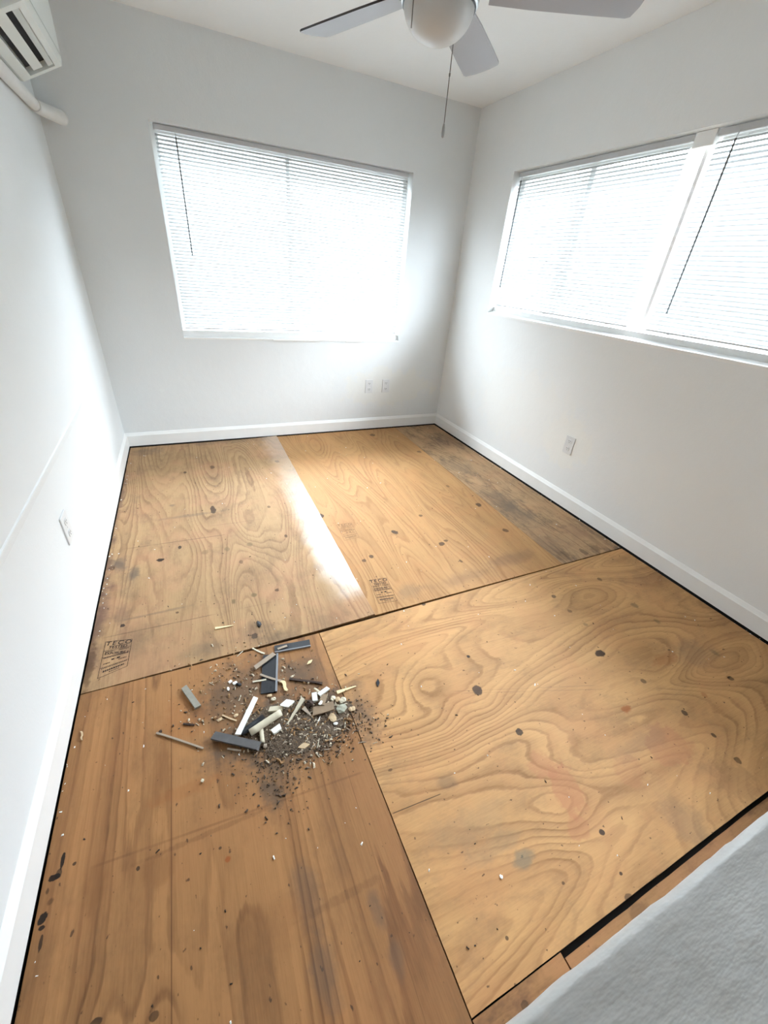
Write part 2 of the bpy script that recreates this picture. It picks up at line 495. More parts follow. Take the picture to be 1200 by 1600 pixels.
DEBRIS = [
 ('vinyl_strip','long black vinyl cove strip with grey lip lying toward the pile',(0.6758, -2.4798),(0.6357, -2.655),0.0597,0.004,0.003,0.003,'black','lip'),
 ('vinyl_strip','short black vinyl strip with grey lip nearest the plywood cross seam',(0.6957, -2.4589),(0.8443, -2.4774),0.0384,0.004,0.003,0.003,'black','lip'),
 ('wood_splinter','pale grey splinter lying across the top of the black strip',(0.6068, -2.527),(0.6911, -2.4846),0.0192,0.004,0.01,0.01,'greywood','board'),
 ('wood_splinter','thin grey curved sliver crossing the middle of the black strip',(0.6207, -2.5634),(0.697, -2.6295),0.0081,0.003,0.009,0.005,'greywood','stick'),
 ('wood_splinter','thin tan sliver lying beside the lower half of the black strip',(0.5873, -2.5869),(0.6377, -2.5916),0.0066,0.003,0.004,0.005,'cream','stick'),
 ('wood_splinter','thin cream sliver just behind the upper black strips',(0.6099, -2.42),(0.6549, -2.465),0.0065,0.003,0.003,0.003,'cream','stick'),
 ('wood_splinter','small pale sliver resting on the short black strip',(0.7083, -2.4645),(0.747, -2.4608),0.0104,0.002,0.008,0.008,'greywood','board'),
 ('wood_stick','dark brown stick right of the black strip, behind the pile',(0.7241, -2.6205),(0.834, -2.6901),0.0084,0.005,0.004,0.004,'darkwood','stick'),
 ('trim_offcut','long bright white painted strip leaning at the left of the pile',(0.5885, -2.6563),(0.5072, -2.7868),0.0183,0.006,0.006,0.016,'white','board'),
 ('floor_plank_offcut','dark grey laminate offcut at the front left of the pile',(0.4299, -2.7551),(0.569, -2.8485),0.0268,0.008,0.014,0.012,'slate','board'),
 ('vinyl_scrap','crumpled black scrap under the white strip and round stick',(0.5215, -2.7815),(0.6015, -2.7442),0.0333,0.01,0.006,0.008,'black','chunk'),
 ('dowel','thick cream round stick at the left of the pile',(0.5484, -2.7923),(0.6607, -2.7596),0.0257,0.022,0.014,0.02,'cream','round'),
 ('dowel','short cream round stick poking out in front of the thick one',(0.5848, -2.79),(0.5818, -2.8385),0.0146,0.014,0.007,0.006,'cream','round'),
 ('wood_plug','small round grey wood plug in front of the pile',(0.5829, -2.8505),(0.5918, -2.854),0.0150,0.012,0.006,0.006,'greywood','round'),
 ('plaster_block','small white painted block in the middle front of the pile',(0.6194, -2.8165),(0.649, -2.8073),0.0198,0.014,0.008,0.01,'white','board'),
 ('trim_offcut','off-white wood offcut lying behind the thick round stick',(0.6227, -2.7288),(0.6707, -2.7434),0.0178,0.01,0.012,0.014,'cream','board'),
 ('tile_chip','flat white diamond shaped chip on top of the pile',(0.6637, -2.7356),(0.7148, -2.7375),0.0323,0.004,0.026,0.024,'white','diamond'),
 ('wood_stick','long cream splintered stick slanting down the middle of the pile',(0.7484, -2.738),(0.6673, -2.8107),0.0151,0.009,0.026,0.008,'cream','wedge'),
 ('plaster_block','white painted block standing up at the top of the pile',(0.792, -2.7306),(0.7866, -2.7624),0.0191,0.012,0.024,0.016,'white','board'),
 ('trim_offcut','short white stick at the top right of the pile',(0.8062, -2.7417),(0.8501, -2.722),0.0149,0.008,0.02,0.014,'white','board'),
 ('wood_chip','tiny cream chip behind the standing white block',(0.8004, -2.7),(0.816, -2.7251),0.0102,0.004,0.01,0.008,'cream','chunk'),
 ('board_scrap','brown grey fibreboard scrap on the right side of the pile',(0.7687, -2.7962),(0.8467, -2.8037),0.0336,0.005,0.016,0.022,'taupe','board'),
 ('board_scrap','small brown grey board leaning behind the larger scrap',(0.8288, -2.7417),(0.8065, -2.7826),0.0221,0.004,0.012,0.022,'taupe','board'),
 ('wood_chunk','dark purplish brown chunk in the centre of the pile',(0.7554, -2.7654),(0.7774, -2.756),0.0317,0.022,0.014,0.016,'darkwood','chunk'),
 ('board_scrap','light grey wedge between the long stick and brown scrap',(0.7399, -2.7703),(0.7589, -2.8056),0.0161,0.004,0.018,0.012,'greywood','wedge'),
 ('plaster_chip','small white chip lying on the brown grey scrap',(0.7963, -2.7842),(0.8095, -2.7728),0.0128,0.004,0.026,0.026,'white','chunk'),
 ('plaster_chip','cream crumbled chip behind the right end of the pile',(0.8477, -2.7704),(0.8639, -2.7595),0.0182,0.01,0.006,0.006,'cream','chunk'),
 ('plaster_chip','tan crumbled chip in the cluster at the right of the pile',(0.8618, -2.7815),(0.8781, -2.7707),0.0180,0.01,0.006,0.006,'tan','chunk'),
 ('plaster_chip','largest cream chip of the cluster at the right of the pile',(0.8742, -2.7898),(0.8997, -2.7826),0.0211,0.011,0.007,0.007,'cream','chunk'),
 ('paper_scrap','crumpled grey green scrap at the right end of the pile',(0.8538, -2.8205),(0.8912, -2.8139),0.0333,0.01,0.007,0.008,'greenish','chunk'),
 ('plaster_chip','tan chip lying alone past the right end of the pile',(0.8959, -2.8294),(0.9208, -2.8308),0.0205,0.007,0.004,0.004,'tan','chunk'),
 ('wood_splinter','bright cream pointed splinter over the seam right of the pile',(0.8786, -2.7462),(0.9558, -2.745),0.0140,0.005,0.004,0.003,'bright','wedge'),
 ('cardboard_scrap','tan rounded scrap at the front right of the pile',(0.8175, -2.8421),(0.8411, -2.8363),0.0324,0.004,0.009,0.01,'tan','chunk'),
 ('plaster_chip','small bright white chip at the front right of the pile',(0.8257, -2.8615),(0.8414, -2.865),0.0121,0.007,0.006,0.006,'white','chunk'),
 ('plaster_chip','narrow white shard in front of the brown grey scrap',(0.7737, -2.8411),(0.7879, -2.8208),0.0083,0.005,0.006,0.01,'white','wedge'),
 ('cardboard_scrap','tan folded scrap lying alone in the front dust',(0.6895, -2.8962),(0.7283, -2.9006),0.0201,0.004,0.004,0.005,'tan','diamond'),
 ('floor_plank_offcut','grey laminate offcut lying apart to the left of the pile',(0.3463, -2.5209),(0.3901, -2.6243),0.0203,0.012,0.007,0.007,'greyboard','board'),
 ('wood_stick','long thin brown grey stick at the far left of the pile',(0.2557, -2.6724),(0.3985, -2.7823),0.0050,0.005,0.003,0.003,'greywood','stick'),
 ('wood_splinter','short dark splinter lying left of the pile',(0.3389, -2.6712),(0.3752, -2.6854),0.0060,0.004,0.003,0.003,'darkwood','stick'),
 ('bark_chip','tiny dark brown chip at the end of the long thin stick',(0.2636, -2.6714),(0.2734, -2.6705),0.0129,0.006,0.004,0.004,'darkwood','chunk'),
 ('wood_splinter','cream sliver on the sheet behind the pile',(0.4766, -2.2547),(0.5534, -2.2627),0.0125,0.004,0.003,0.003,'bright','wedge'),
 ('vinyl_scrap','small black scrap on the sheet behind the vinyl strips',(0.6511, -2.2951),(0.6683, -2.2932),0.0356,0.006,0.004,0.004,'black','chunk'),
 ('plaster_chip','white sliver chip left of the black scrap on the floor',(0.5021, -2.5567),(0.5147, -2.5493),0.0106,0.004,0.003,0.003,'white','board'),
 ('plaster_chip','white chip touching a small black scrap left of the vinyl strip',(0.5161, -2.5688),(0.531, -2.5624),0.0182,0.006,0.004,0.004,'white','chunk'),
 ('vinyl_scrap','small black scrap beside a white chip left of the vinyl strip',(0.5277, -2.5702),(0.5446, -2.5856),0.0126,0.006,0.004,0.004,'black','chunk'),
 ('plaster_chip','oval white chip lying left of the long white strip',(0.4968, -2.574),(0.497, -2.5902),0.0090,0.004,0.003,0.003,'white','chunk'),
 ('wood_shaving','curled pale yellow shaving right of the black strip',(0.6839, -2.6207),(0.7081, -2.669),0.0145,0.004,0.004,0.004,'bright','curl'),
 ('wood_shaving','small pale leaf shaped shaving below the short black strip',(0.8046, -2.5791),(0.83, -2.565),0.0137,0.003,0.003,0.003,'bright','diamond'),
 ('wood_splinter','thin tan splinter on the dusty sheet left of the white strip',(0.4657, -2.6852),(0.5115, -2.7224),0.0053,0.003,0.003,0.003,'tan','stick'),
 ('wood_chip','tan chip at the right end of the tan splinter',(0.5048, -2.7057),(0.5186, -2.7006),0.0121,0.004,0.003,0.003,'tan','chunk'),
 ('wood_chip','tan chip at the left end of the tan splinter',(0.4493, -2.7019),(0.4648, -2.6952),0.0121,0.004,0.003,0.003,'tan','chunk'),
 ('wood_splinter','thin pale splinter under the front edge of the dark grey offcut',(0.4698, -2.8151),(0.5123, -2.8343),0.0053,0.004,0.003,0.003,'greywood','stick'),
 ('plaster_chip','pinkish cream chip below the end of the long black strip',(0.6266, -2.6659),(0.6453, -2.6674),0.0139,0.005,0.003,0.003,'tan','chunk'),
 ('plaster_chip','pinkish chip behind the off-white offcut of the pile',(0.639, -2.6884),(0.656, -2.6865),0.0138,0.007,0.004,0.004,'cream','chunk'),
 ('dried_leaf','small black pointed leaf lying alone on the right sheet',(1.0505, -2.7462),(1.0367, -2.7782),0.0141,0.003,0.002,0.002,'black','diamond'),
 ('plaster_chip','white chip lying alone on the right sheet near the grey smudge',(1.1209, -3.4412),(1.1223, -3.4508),0.0093,0.003,0.002,0.002,'white','chunk'),
 ('plaster_chip','white chip lying alone on the front left sheet',(0.555, -3.1591),(0.5566, -3.169),0.0050,0.003,0.002,0.002,'white','chunk'),
 ('wood_shaving','tiny pale curl near the left baseboard',(0.0269, -2.5746),(0.039, -2.6096),0.0057,0.002,0.002,0.002,'tan','curl'),
 ('wood_chip','small pale chip lying alone in front of the long thin stick',(0.3849, -2.8869),(0.3943, -2.8847),0.0109,0.005,0.003,0.003,'cream','chunk'),
]
DUST_C = (0.7204, -2.8264)
STAMP_A = [(0.0568, -2.177), (0.1554, -2.197), (0.1466, -2.339), (0.0493, -2.3639)]
STAMP_B = [(1.2429, -2.1763), (1.3422, -2.1885), (1.3214, -2.3669), (1.2235, -2.3538)]
STAMP_B2 = [(1.2519, -1.6132), (1.3494, -1.6197), (1.3389, -1.7905), (1.2403, -1.7944)]

CREAM = (.80, .78, .70, 1)
M = {}
M['wall_left'] = wall_paint('paint_left_wall')
M['wall_back'] = wall_paint('paint_back_wall', patches=[((2.3, WB, .42), (.5, 1, .2), (.82, .81, .75, 1), .5)])
M['wall_right'] = wall_paint('paint_right_wall', (.84, .855, .85, 1), patches=[((WR, -1.72, .46), (1, .22, .2), (.87, .865, .82, 1), .7), ((WR, -1.2, .55), (1, .6, .3), (.86, .855, .82, 1), .5), ((WR, -2.6, .4), (1, .5, .25), (.86, .855, .825, 1), .4)])
M['ceiling'] = wall_paint('paint_ceiling', (.92, .94, .94, 1), .7)
M['trim'] = plain('paint_trim_gloss', (.88, .88, .86, 1), .35, .02, 14)
M['half'] = wall_paint('paint_half_wall', (.80, .805, .80, 1), .5, relief=.30, grain=.05, stretch=(1.6, 5, 1))
M['slat'] = slat_mat()
M['glass'] = glass_mat()
M['rail'] = plain('blind_rail_white', (.56, .57, .58, 1), .4, .02)
M['wand'] = plain('blind_wand_grey_plastic', (.10, .11, .11, 1), .25, .05)
M['cord'] = plain('blind_cord', (.75, .76, .76, 1), .8, .05)
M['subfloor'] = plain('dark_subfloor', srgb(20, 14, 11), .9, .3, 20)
M['plastic'] = plain('outlet_plastic', (.74, .75, .75, 1), .4, .02)
M['slot'] = plain('outlet_slot_dark', (.03, .03, .03, 1), .6, .1)
M['ink'] = plain('stamp_ink', srgb(58, 40, 28), .8, .3, 90)
M['ink_faint'] = plain('stamp_ink_faded', srgb(132, 96, 62), .8, .3, 60)

# ================================================================ the room
floor = tag(box('floor', (WL-T, YN-T, -.16), (WR+T, WB+T, -.022), M['subfloor']), kind='structure')

def wall(name, lst, mat):
    return tag(boxes(name, lst, mat), kind='structure')

wall_left = wall('wall_left', [((WL-T, YN-T, -.022), (WL, WB+T, H))], M['wall_left'])
wall('wall_back', [((WL, WB, -.022), (WR, WB+T, BWZ0)), ((WL, WB, BWZ1), (WR, WB+T, H)),
                   ((WL, WB, BWZ0), (BWX0, WB+T, BWZ1)), ((BWX1, WB, BWZ0), (WR, WB+T, BWZ1))], M['wall_back'])
wall('wall_right', [((WR, YN-T, -.022), (WR+T, WB+T, RWZ0)), ((WR, YN-T, RWZ1), (WR+T, WB+T, H)),
                    ((WR, YN-T, RWZ0), (WR+T, RWY0, RWZ1)), ((WR, RWY1, RWZ0), (WR+T, WB+T, RWZ1))], M['wall_right'])
wall('wall_near', [((WL, YN-T, -.022), (WR, YN, H))], M['wall_left'])
tag(box('ceiling', (WL-T, YN-T, H), (WR+T, WB+T, H+.1), M['ceiling']), kind='structure')

# outside: yard, and added walls that keep low sky light off the windows
M['yard'] = plain('yard_soil', srgb(96, 94, 88), .95, .2, 4)
M['sky_blocker'] = plain('sky_blocker_render', srgb(128, 128, 126), .9, .2, 3)
tag(box('ground', (-9, -12, -.70), (13, 9, -.50), M['yard']), kind='structure')
wall('sky_blocker_back', [((-6, 2.4, -.50), (9, 2.6, 3.1))], M['sky_blocker'])
wall('sky_blocker_right', [((8.0, -9, -.50), (8.2, 2.4, 3.2))], M['sky_blocker'])

# the faint ledge where two boards of the left wall meet
seam_pts = [(-.9, .677), (-1.3, .672), (-1.7, .666), (-2.1, .659), (-2.55, .651), (-3.2, .648)]
sv, sf = [], []
for i, (y, z) in enumerate(seam_pts):
    e = .0035 if 0 < i < len(seam_pts)-1 else .0004
    for dx, dz in ((0, .006), (e, .002), (e, -.004), (0, -.03)): sv.append((WL+dx, y, z+dz))
for i in range(len(seam_pts)-1):
    for k in range(3): sf.append((i*4+k, i*4+k+1, i*4+k+5, i*4+k+4))
link('board_seam', mesh('board_seam', sv, sf), M['wall_left'], wall_left)

# baseboards with a sloped top, standing a little off the plywood
def bb_prof(face, wallp):
    s = 1 if wallp > face else -1
    return [(wallp, .008), (face, .008), (face, .094), (face+s*.003, .099), (wallp-s*.003, .116), (wallp, .118)]
tag(prism_y('baseboard_left', bb_prof(0.0, WL), YN, 0.0, M['trim']), kind='structure')
tag(prism_y('baseboard_right', bb_prof(FX, WR), YN, 0.0, M['trim']), kind='structure')
tag(prism_x('baseboard_back', bb_prof(0.0, WB), WL, WR, M['trim']), kind='structure')

# dark strips added to paint the shade in the gap under the baseboards
box('gap_shade_strip', (WL+.0005, YN, -.0215), (-.006, .006, .0075), M['subfloor'], floor)
box('gap_shade_strip', (FX+.006, YN, -.0215), (WR-.0005, .006, .0075), M['subfloor'], floor)
box('gap_shade_strip', (WL+.0005, .0062, -.0215), (WR-.0005, WB-.0005, .0075), M['subfloor'], floor)

# half wall beside the camera: plastered, with a soft rounded top edge
def half_wall():
    y0, y1, hz, r = -3.6625, -3.785, 1.0, .007
    prof = [(y0, -.02), (y0, .3), (y0, .7), (y0, hz-.05), (y0, hz-r)]
    for k in range(1, 7):
        a = math.pi/2*k/6
        prof.append((y0-r+r*math.cos(a), hz-r+r*math.sin(a)))
    for k in range(1, 12): prof.append((y0-r-(y0-r-y1-r)*k/12.0, hz))
    for k in range(0, 7):
        a = math.pi/2+math.pi/2*k/6
        prof.append((y1+r+r*math.cos(a), hz-r+r*math.sin(a)))
    prof += [(y1, .7), (y1, .3), (y1, -.02)]
    xs = [.62 + (WR-.62)*i/220 for i in range(221)]
    n = len(prof); v = []; f = []
    for x in xs:
        for (y, z) in prof:
            d = 0.0; dy = 0.0
            if z > .9:
                d = .0022*mnoise.noise((x*9, y*26, 1.0)) + .0012*mnoise.noise((x*60, y*18, 5.0))
                if abs(y-y0) < .03: dy = .0011*mnoise.noise((x*24, 3.0, z*30)) + .0008*mnoise.noise((x*90, 1.0, z*60))
                if .005 < y0-y < .014: d += .0012
            v.append((x, y+dy, z+d))
    for i in range(len(xs)-1):
        for k in range(n-1):
            f.append((i*n+k, i*n+k+1, (i+1)*n+k+1, (i+1)*n+k))
    f.append(tuple(range(n))); f.append(tuple(range(len(v)-1, len(v)-n-1, -1)))
    bm = bmesh.new(); bm.from_mesh(mesh('wall_half', v, f))
    o = link('wall_half', bm_mesh('wall_half', bm), M['half'], smooth=True)
    return tag(o, kind='structure')
half_wall()

# ================================================================ plywood floor
dk = srgb(40, 26, 16)
M['ply_a'] = wood('plywood_a', srgb(174, 140, 100), srgb(112, 80, 53), 'y', 3.6, .55, 30, 8, .62, 1.3, SPOTS['A'],
                  dirt=.5, dirt_col=srgb(118, 94, 72), gloss=(.98, 1.165, -2.34), tint=srgb(184, 132, 100), tint_amt=.35, rough=.66, broad=.2,
                  lines=[(.02, -1.5, .60, -1.52, .004, srgb(84, 66, 48), .5), (.02, -2.15, .75, -2.17, .004, srgb(84, 66, 48), .45), (.5, -1.40, 1.1, -1.42, .003, srgb(100, 80, 60), .4)],
                  knots=[(.45, -1.28, .10, .22, 1.6), (.74, -1.05, .08, .25, 1.8), (.35, -1.75, .12, .3, -1.5)])
M['ply_b'] = wood('plywood_b', srgb(178, 135, 86), srgb(130, 88, 50), 'y', 3.6, .5, 26, 14, .6, 6.1, SPOTS['B'], dirt=.22, dirt_col=srgb(150, 112, 76),
                  tint=srgb(184, 126, 78), tint_amt=.3, broad=.2, knots=[(1.5, -.35, .2, .22, 2.2), (1.95, -1.7, .18, .4, 1.6)])
M['ply_c'] = wood('plywood_c', srgb(176, 142, 104), srgb(104, 78, 56), 'y', 8, .8, 14, 10, .6, 3.7, SPOTS['C'], dirt=.85, dirt_col=srgb(98, 80, 64), tint_amt=.15, broad=.2)
M['ply_d'] = wood('plywood_d', srgb(170, 122, 76), srgb(108, 72, 42), 'y', 5.2, .40, 14, 14, .65, 8.4, SPOTS['D'], dirt=.4, dirt_col=srgb(112, 82, 54),
                  tint=srgb(162, 108, 68), tint_amt=.25, broad=.42,
                  lines=[(.302, -2.43, .300, -3.7, .0018, srgb(92, 58, 32), .7), (.835, -2.45, .80, -3.75, .0016, srgb(110, 74, 44), .5), (.1, -3.0, .88, -3.05, .004, srgb(110, 74, 46), .4)],
                  knots=[(.16, -3.42, .06, .12, 2.0), (.29, -3.40, .05, .1, 1.6), (.47, -3.12, .05, .1, 1.0)])
M['ply_e'] = wood('plywood_e', srgb(198, 152, 100), srgb(136, 95, 56), 'x', 3.0, .7, 36, 8, .62, 2.2, SPOTS['E'], dirt=.45, dirt_col=srgb(134, 104, 74),
                  tint=srgb(192, 136, 90), tint_amt=.4, broad=.3,
                  lines=[(.903, -3.193, 1.076, -3.203, .0016, dk, .8), (1.30, -2.90, 1.90, -3.10, .002, srgb(120, 92, 66), .4), (1.33, -2.92, 1.93, -3.13, .002, srgb(120, 92, 66), .4), (1.5, -2.74, 2.3, -2.80, .002, srgb(110, 84, 60), .35)],
                  knots=[(1.211, -2.842, .09, .07, 2.2), (1.62, -2.76, .16, .08, 2.4), (1.30, -3.0, .07, .06, 1.6), (1.42, -3.42, .09, .09, 2.0), (1.75, -3.06, .22, .09, 2.2), (1.40, -3.20, .16, .12, 1.6), (1.15, -2.62, .22, .06, -1.6), (2.2, -2.9, .3, .12, 2.0)])
M['ply_f'] = wood('plywood_f', srgb(160, 116, 72), srgb(98, 68, 42), 'x', 9, .9, 8, 6, .5, 5.5, SPOTS['F'], dirt=.7, dirt_col=srgb(84, 60, 42), broad=.3)

def sheet(name, quad, mat, zt=0.0, thick=.018, nx=1, ny=1, zf=None, wob=.0):
    """quad: back-left, back-right, front-right, front-left (x,y) corners; a solid board, its edges a little uneven"""
    bl, br, frr, fl_ = [Vector(q) for q in quad]
    v = []; f = []
    for j in range(ny+1):
        for i in range(nx+1):
            s, t = i/nx, j/ny
            p = (bl*(1-s)+br*s)*(1-t) + (fl_*(1-s)+frr*s)*t
            if wob and (i in (0, nx) or j in (0, ny)) and 0 < i+j < nx+ny:
                d = wob*mnoise.noise((p.x*14, p.y*14, 2.0))
                if i in (0, nx): p.x += d
                else: p.y += d
            v.append((p.x, p.y, zt + (zf(p.x, p.y) if zf else 0)))
    n = len(v); W1 = nx+1
    for j in range(ny):
        for i in range(nx): f.append((j*W1+i, (j+1)*W1+i, (j+1)*W1+i+1, j*W1+i+1))
    rim = [i for i in range(W1)] + [j*W1+nx for j in range(1, ny+1)] + [ny*W1+i for i in range(nx-1, -1, -1)] + [j*W1 for j in range(ny-1, 0, -1)]
    base = {}
    for k in rim:
        base[k] = len(v); v.append((v[k][0], v[k][1], zt-thick))
    for a, b in zip(rim, rim[1:]+rim[:1]): f.append((a, b, base[b], base[a]))
    f.append(tuple(base[k] for k in rim))
    bm = bmesh.new(); bm.from_mesh(mesh(name, v, f)); bm.normal_update()
    rs = set(rim)
    bm.verts.index_update()
    for e in bm.edges:                       # crisp rim
        if e.verts[0].index in rs or e.verts[1].index in rs:
            if any(abs(f_.normal.z) < .5 for f_ in e.link_faces): e.smooth = False
    o = link('plywood_sheet', bm_mesh('plywood_sheet', bm), mat, floor, smooth=True)
    return o

G = .0016
def curl(x, y):
    d = max(0.0, (x-.80)/.39)
    return .010*d*d + .0025*max(0, x-1.08)/.11*mnoise.noise((3.0, y*5, 0))
sA = sheet('sheet_a', [(.006, -.015), (1.195-G, -.015), (1.177-G, -2.418), (.004, -2.414)], M['ply_a'], nx=40, ny=60, zf=curl, wob=.0022)
sheet('sheet_b', [(1.195+G, -.015), (2.426-G, -.015), (2.394-G, -2.416), (1.177+G, -2.419)], M['ply_b'], nx=20, ny=40, wob=.0016, zf=lambda x, y: .001)
sB = floor.children[-1]
sheet('sheet_c', [(2.426+G, -.015), (2.906, -.015), (2.906, -2.411), (2.394+G, -2.415)], M['ply_c'], nx=8, ny=40, wob=.001)
sheet('sheet_d', [(.004, -2.418), (.8975-G, -2.433), (.9015-G, -3.66), (.004, -3.66)], M['ply_d'], nx=8, ny=20, wob=.0006)
sheet('sheet_e', [(.8975+G, -2.434), (2.906, -2.4195), (2.906, -3.6195), (.9015+G, -3.6195)], M['ply_e'], nx=30, ny=20, wob=.0012)
sheet('sheet_f', [(.9015+G, -3.6225), (1.168, -3.6225), (1.168, -3.80), (.9015+G, -3.80)], M['ply_f'], nx=4, ny=4)
sheet('sheet_f', [(1.176, -3.634), (2.906, -3.6265), (2.906, -3.80), (1.176, -3.80)], M['ply_f'], zt=-.010, thick=.012, nx=30, ny=2, wob=.002)
sheet('sheet_d', [(.004, -3.663), (.62, -3.663), (.62, -5.69), (.004, -5.69)], M['ply_d'])
sheet('sheet_d', [(.623, -3.803), (2.906, -3.803), (2.906, -5.69), (.623, -5.69)], M['ply_e'])

# ---- printed grade stamps
def stamp(quad, mat, parent, full=True, z=.0012):
    tl, tr, br, bl = [Vector((q[0], q[1])) for q in quad]
    def uv(u, v): return (tl*(1-u)+tr*u)*(1-v) + (bl*(1-u)+br*u)*v
    V, F = [], []
    def quadf(u0, v0, u1, v1):
        b = len(V)
        for u, v in ((u0, v0), (u0, v1), (u1, v1), (u1, v0)):
            p = uv(u, v); V.append((p.x, p.y, z + (curl(p.x, p.y) if parent is sA else 0)))
        F.append((b, b+1, b+2, b+3))
    lw = .016
    quadf(0, 0, 1, lw*.7); quadf(0, 1-lw*.7, 1, 1); quadf(0, 0, lw, 1); quadf(1-lw, 0, 1, 1)
    rows = (.27, .46, .74) if full else (.3, .6)
    for r in rows: quadf(0, r, 1, r+lw*.6)
    rnd = random.Random(7)
    def dashes(v, h, u0, u1, sz=.035):
        u = u0
        while u < u1:
            w = sz*(.6+rnd.random()*.7); quadf(u, v, min(u+w, u1), v+h); u += w+.018
    dashes(.30, .03, .08, .42); dashes(.30, .03, .58, .92)
    dashes(.475, .025, .06, .94); dashes(.64, .03, .1, .32); dashes(.62, .03, .62, .9)
    dashes(.76, .022, .06, .94); dashes(.84, .05, .14, .86, .05); dashes(.92, .025, .36, .7)
    quadf(.36, .56, .46, .60); quadf(.49, .575, .53, .585); quadf(.55, .55, .66, .60)
    o = link('grade_stamp', mesh('grade_stamp', V, F), mat, parent)
    if not full: return o
    ux = (tr-tl); ang = math.atan2(ux.y, ux.x); wid = ux.length
    for body, v, size, sp in (('TECO', .135, .30, 1.35), ('TESTED', .245, .20, 1.0), ('EXPOSURE 1', .435, .155, 1.0)):
        cu = bpy.data.curves.new('stamp_text', 'FONT'); cu.body = body; cu.align_x = 'CENTER'; cu.size = size*wid; cu.space_character = sp
        cu.offset = .0004
        tmp = bpy.data.objects.new('stamp_text', cu); COL.objects.link(tmp)
        dg = bpy.context.evaluated_depsgraph_get()
        me = bpy.data.meshes.new_from_object(tmp.evaluated_get(dg))
        bpy.data.objects.remove(tmp)
        p = uv(.5, v)
        me.transform(Matrix.Translation((p.x, p.y, z + (curl(p.x, p.y) if parent is sA else 0))) @ Matrix.Rotation(ang, 4, 'Z'))
        me.materials.clear()
        link('stamp_lettering', me, mat, o)
    return o
stamp(STAMP_A, M['ink'], sA, z=.0006)
stamp(STAMP_B, M['ink'], sB, z=.0016)
stamp(STAMP_B2, M['ink_faint'], sB, z=.0016)

# ================================================================ windows
def pane(name, lo, hi, parent): return box(name, lo, hi, M['glass'], parent)

FD = .09                                     # how deep the frames sit in the wall
w1 = tag(empty('window_1', ((BWX0+BWX1)/2, WB+FD, BWZ0)), kind='structure')
def child_of(o, parent):
    o.parent = parent; o.matrix_parent_inverse = Matrix.Translation(-Vector(parent.location)); return o
y = WB+FD
for nm, lo, hi in (('frame_stile', (BWX0, y, BWZ0), (BWX0+.04, y+.04, BWZ1)), ('frame_stile', (BWX1-.04, y, BWZ0), (BWX1, y+.04, BWZ1)),
                   ('frame_rail', (BWX0+.04, y, BWZ1-.04), (BWX1-.04, y+.04, BWZ1)), ('frame_rail', (BWX0+.04, y, BWZ0), (BWX1-.04, y+.04, BWZ0+.06)),
                   ('meeting_stile', (1.40, y+.010, BWZ0+.06), (1.428, y+.036, BWZ1-.04))):
    child_of(box(nm, lo, hi, M['trim']), w1)
child_of(pane('pane', (BWX0+.04, y+.016, BWZ0+.06), (1.40, y+.020, BWZ1-.04), None), w1)
child_of(pane('pane', (1.428, y+.016, BWZ0+.06), (BWX1-.04, y+.020, BWZ1-.04), None), w1)
# sill board: slopes up from the wall face to the frame, with a lifted, broken front edge
sl = prism_x('window_sill', [(WB-.004, BWZ0-.004), (WB-.004, BWZ0+.006), (WB+.03, BWZ0+.012), (WB+.034, BWZ0+.052), (WB+FD, BWZ0+.058), (WB+FD, BWZ0-.004)], BWX0+.001, BWX1-.001, M['trim'])
child_of(sl, w1)
child_of(boxes('sill_edge_chip', [((1.22, WB-.012, BWZ0-.007), (1.62, WB-.0042, BWZ0+.003)), ((1.86, WB-.010, BWZ0-.008), (2.02, WB-.0042, BWZ0+.001))], M['trim']), w1)

w2 = tag(empty('window_2', (WR+FD, (RWY0+RWY1)/2, RWZ0)), kind='structure')
x = WR+FD
PY0, PY1 = -1.963, -1.855                     # the post between the two blinds
for nm, lo, hi in (('frame_stile', (x, RWY0, RWZ0), (x+.04, RWY0+.04, RWZ1)), ('frame_stile', (x, RWY1-.04, RWZ0), (x+.04, RWY1, RWZ1)),
                   ('frame_rail', (x, RWY0+.04, RWZ1-.04), (x+.04, PY0, RWZ1)), ('frame_rail', (x, PY1, RWZ1-.04), (x+.04, RWY1-.04, RWZ1)),
                   ('frame_rail', (x, RWY0+.04, RWZ0), (x+.04, PY0, RWZ0+.06)), ('frame_rail', (x, PY1, RWZ0), (x+.04, RWY1-.04, RWZ0+.06)),
                   ('mullion_post', (x, PY0+.042, RWZ0+.05), (x+.04, PY1-.042, RWZ1)), ('bracket_block', (WR+.040, PY0+.003, RWZ1-.062), (x-.011, PY1-.003, RWZ1-.001)),
                   ('meeting_stile', (x+.002, -1.235, RWZ0+.06), (x+.036, -1.19, RWZ1-.04)), ('meeting_stile', (x+.002, -2.70, RWZ0+.06), (x+.036, -2.655, RWZ1-.04))):
    child_of(box(nm, lo, hi, M['trim'], bevel=.002), w2)
for y0, y1 in ((RWY0+.04, -2.70), (-2.655, PY0), (PY1, -1.235), (-1.19, RWY1-.04)):
    child_of(pane('pane', (x+.016, y0, RWZ0+.06), (x+.020, y1, RWZ1-.04), None), w2)
sp = [(WR-.006, RWZ0-.012), (WR-.006, RWZ0+.004), (WR+.046, RWZ0+.018), (WR+.05, RWZ0+.048), (WR+FD, RWZ0+.054), (WR+FD, RWZ0-.012)]
child_of(prism_y('window_sill', sp, RWY0+.001, RWY1-.001, M['trim']), w2)

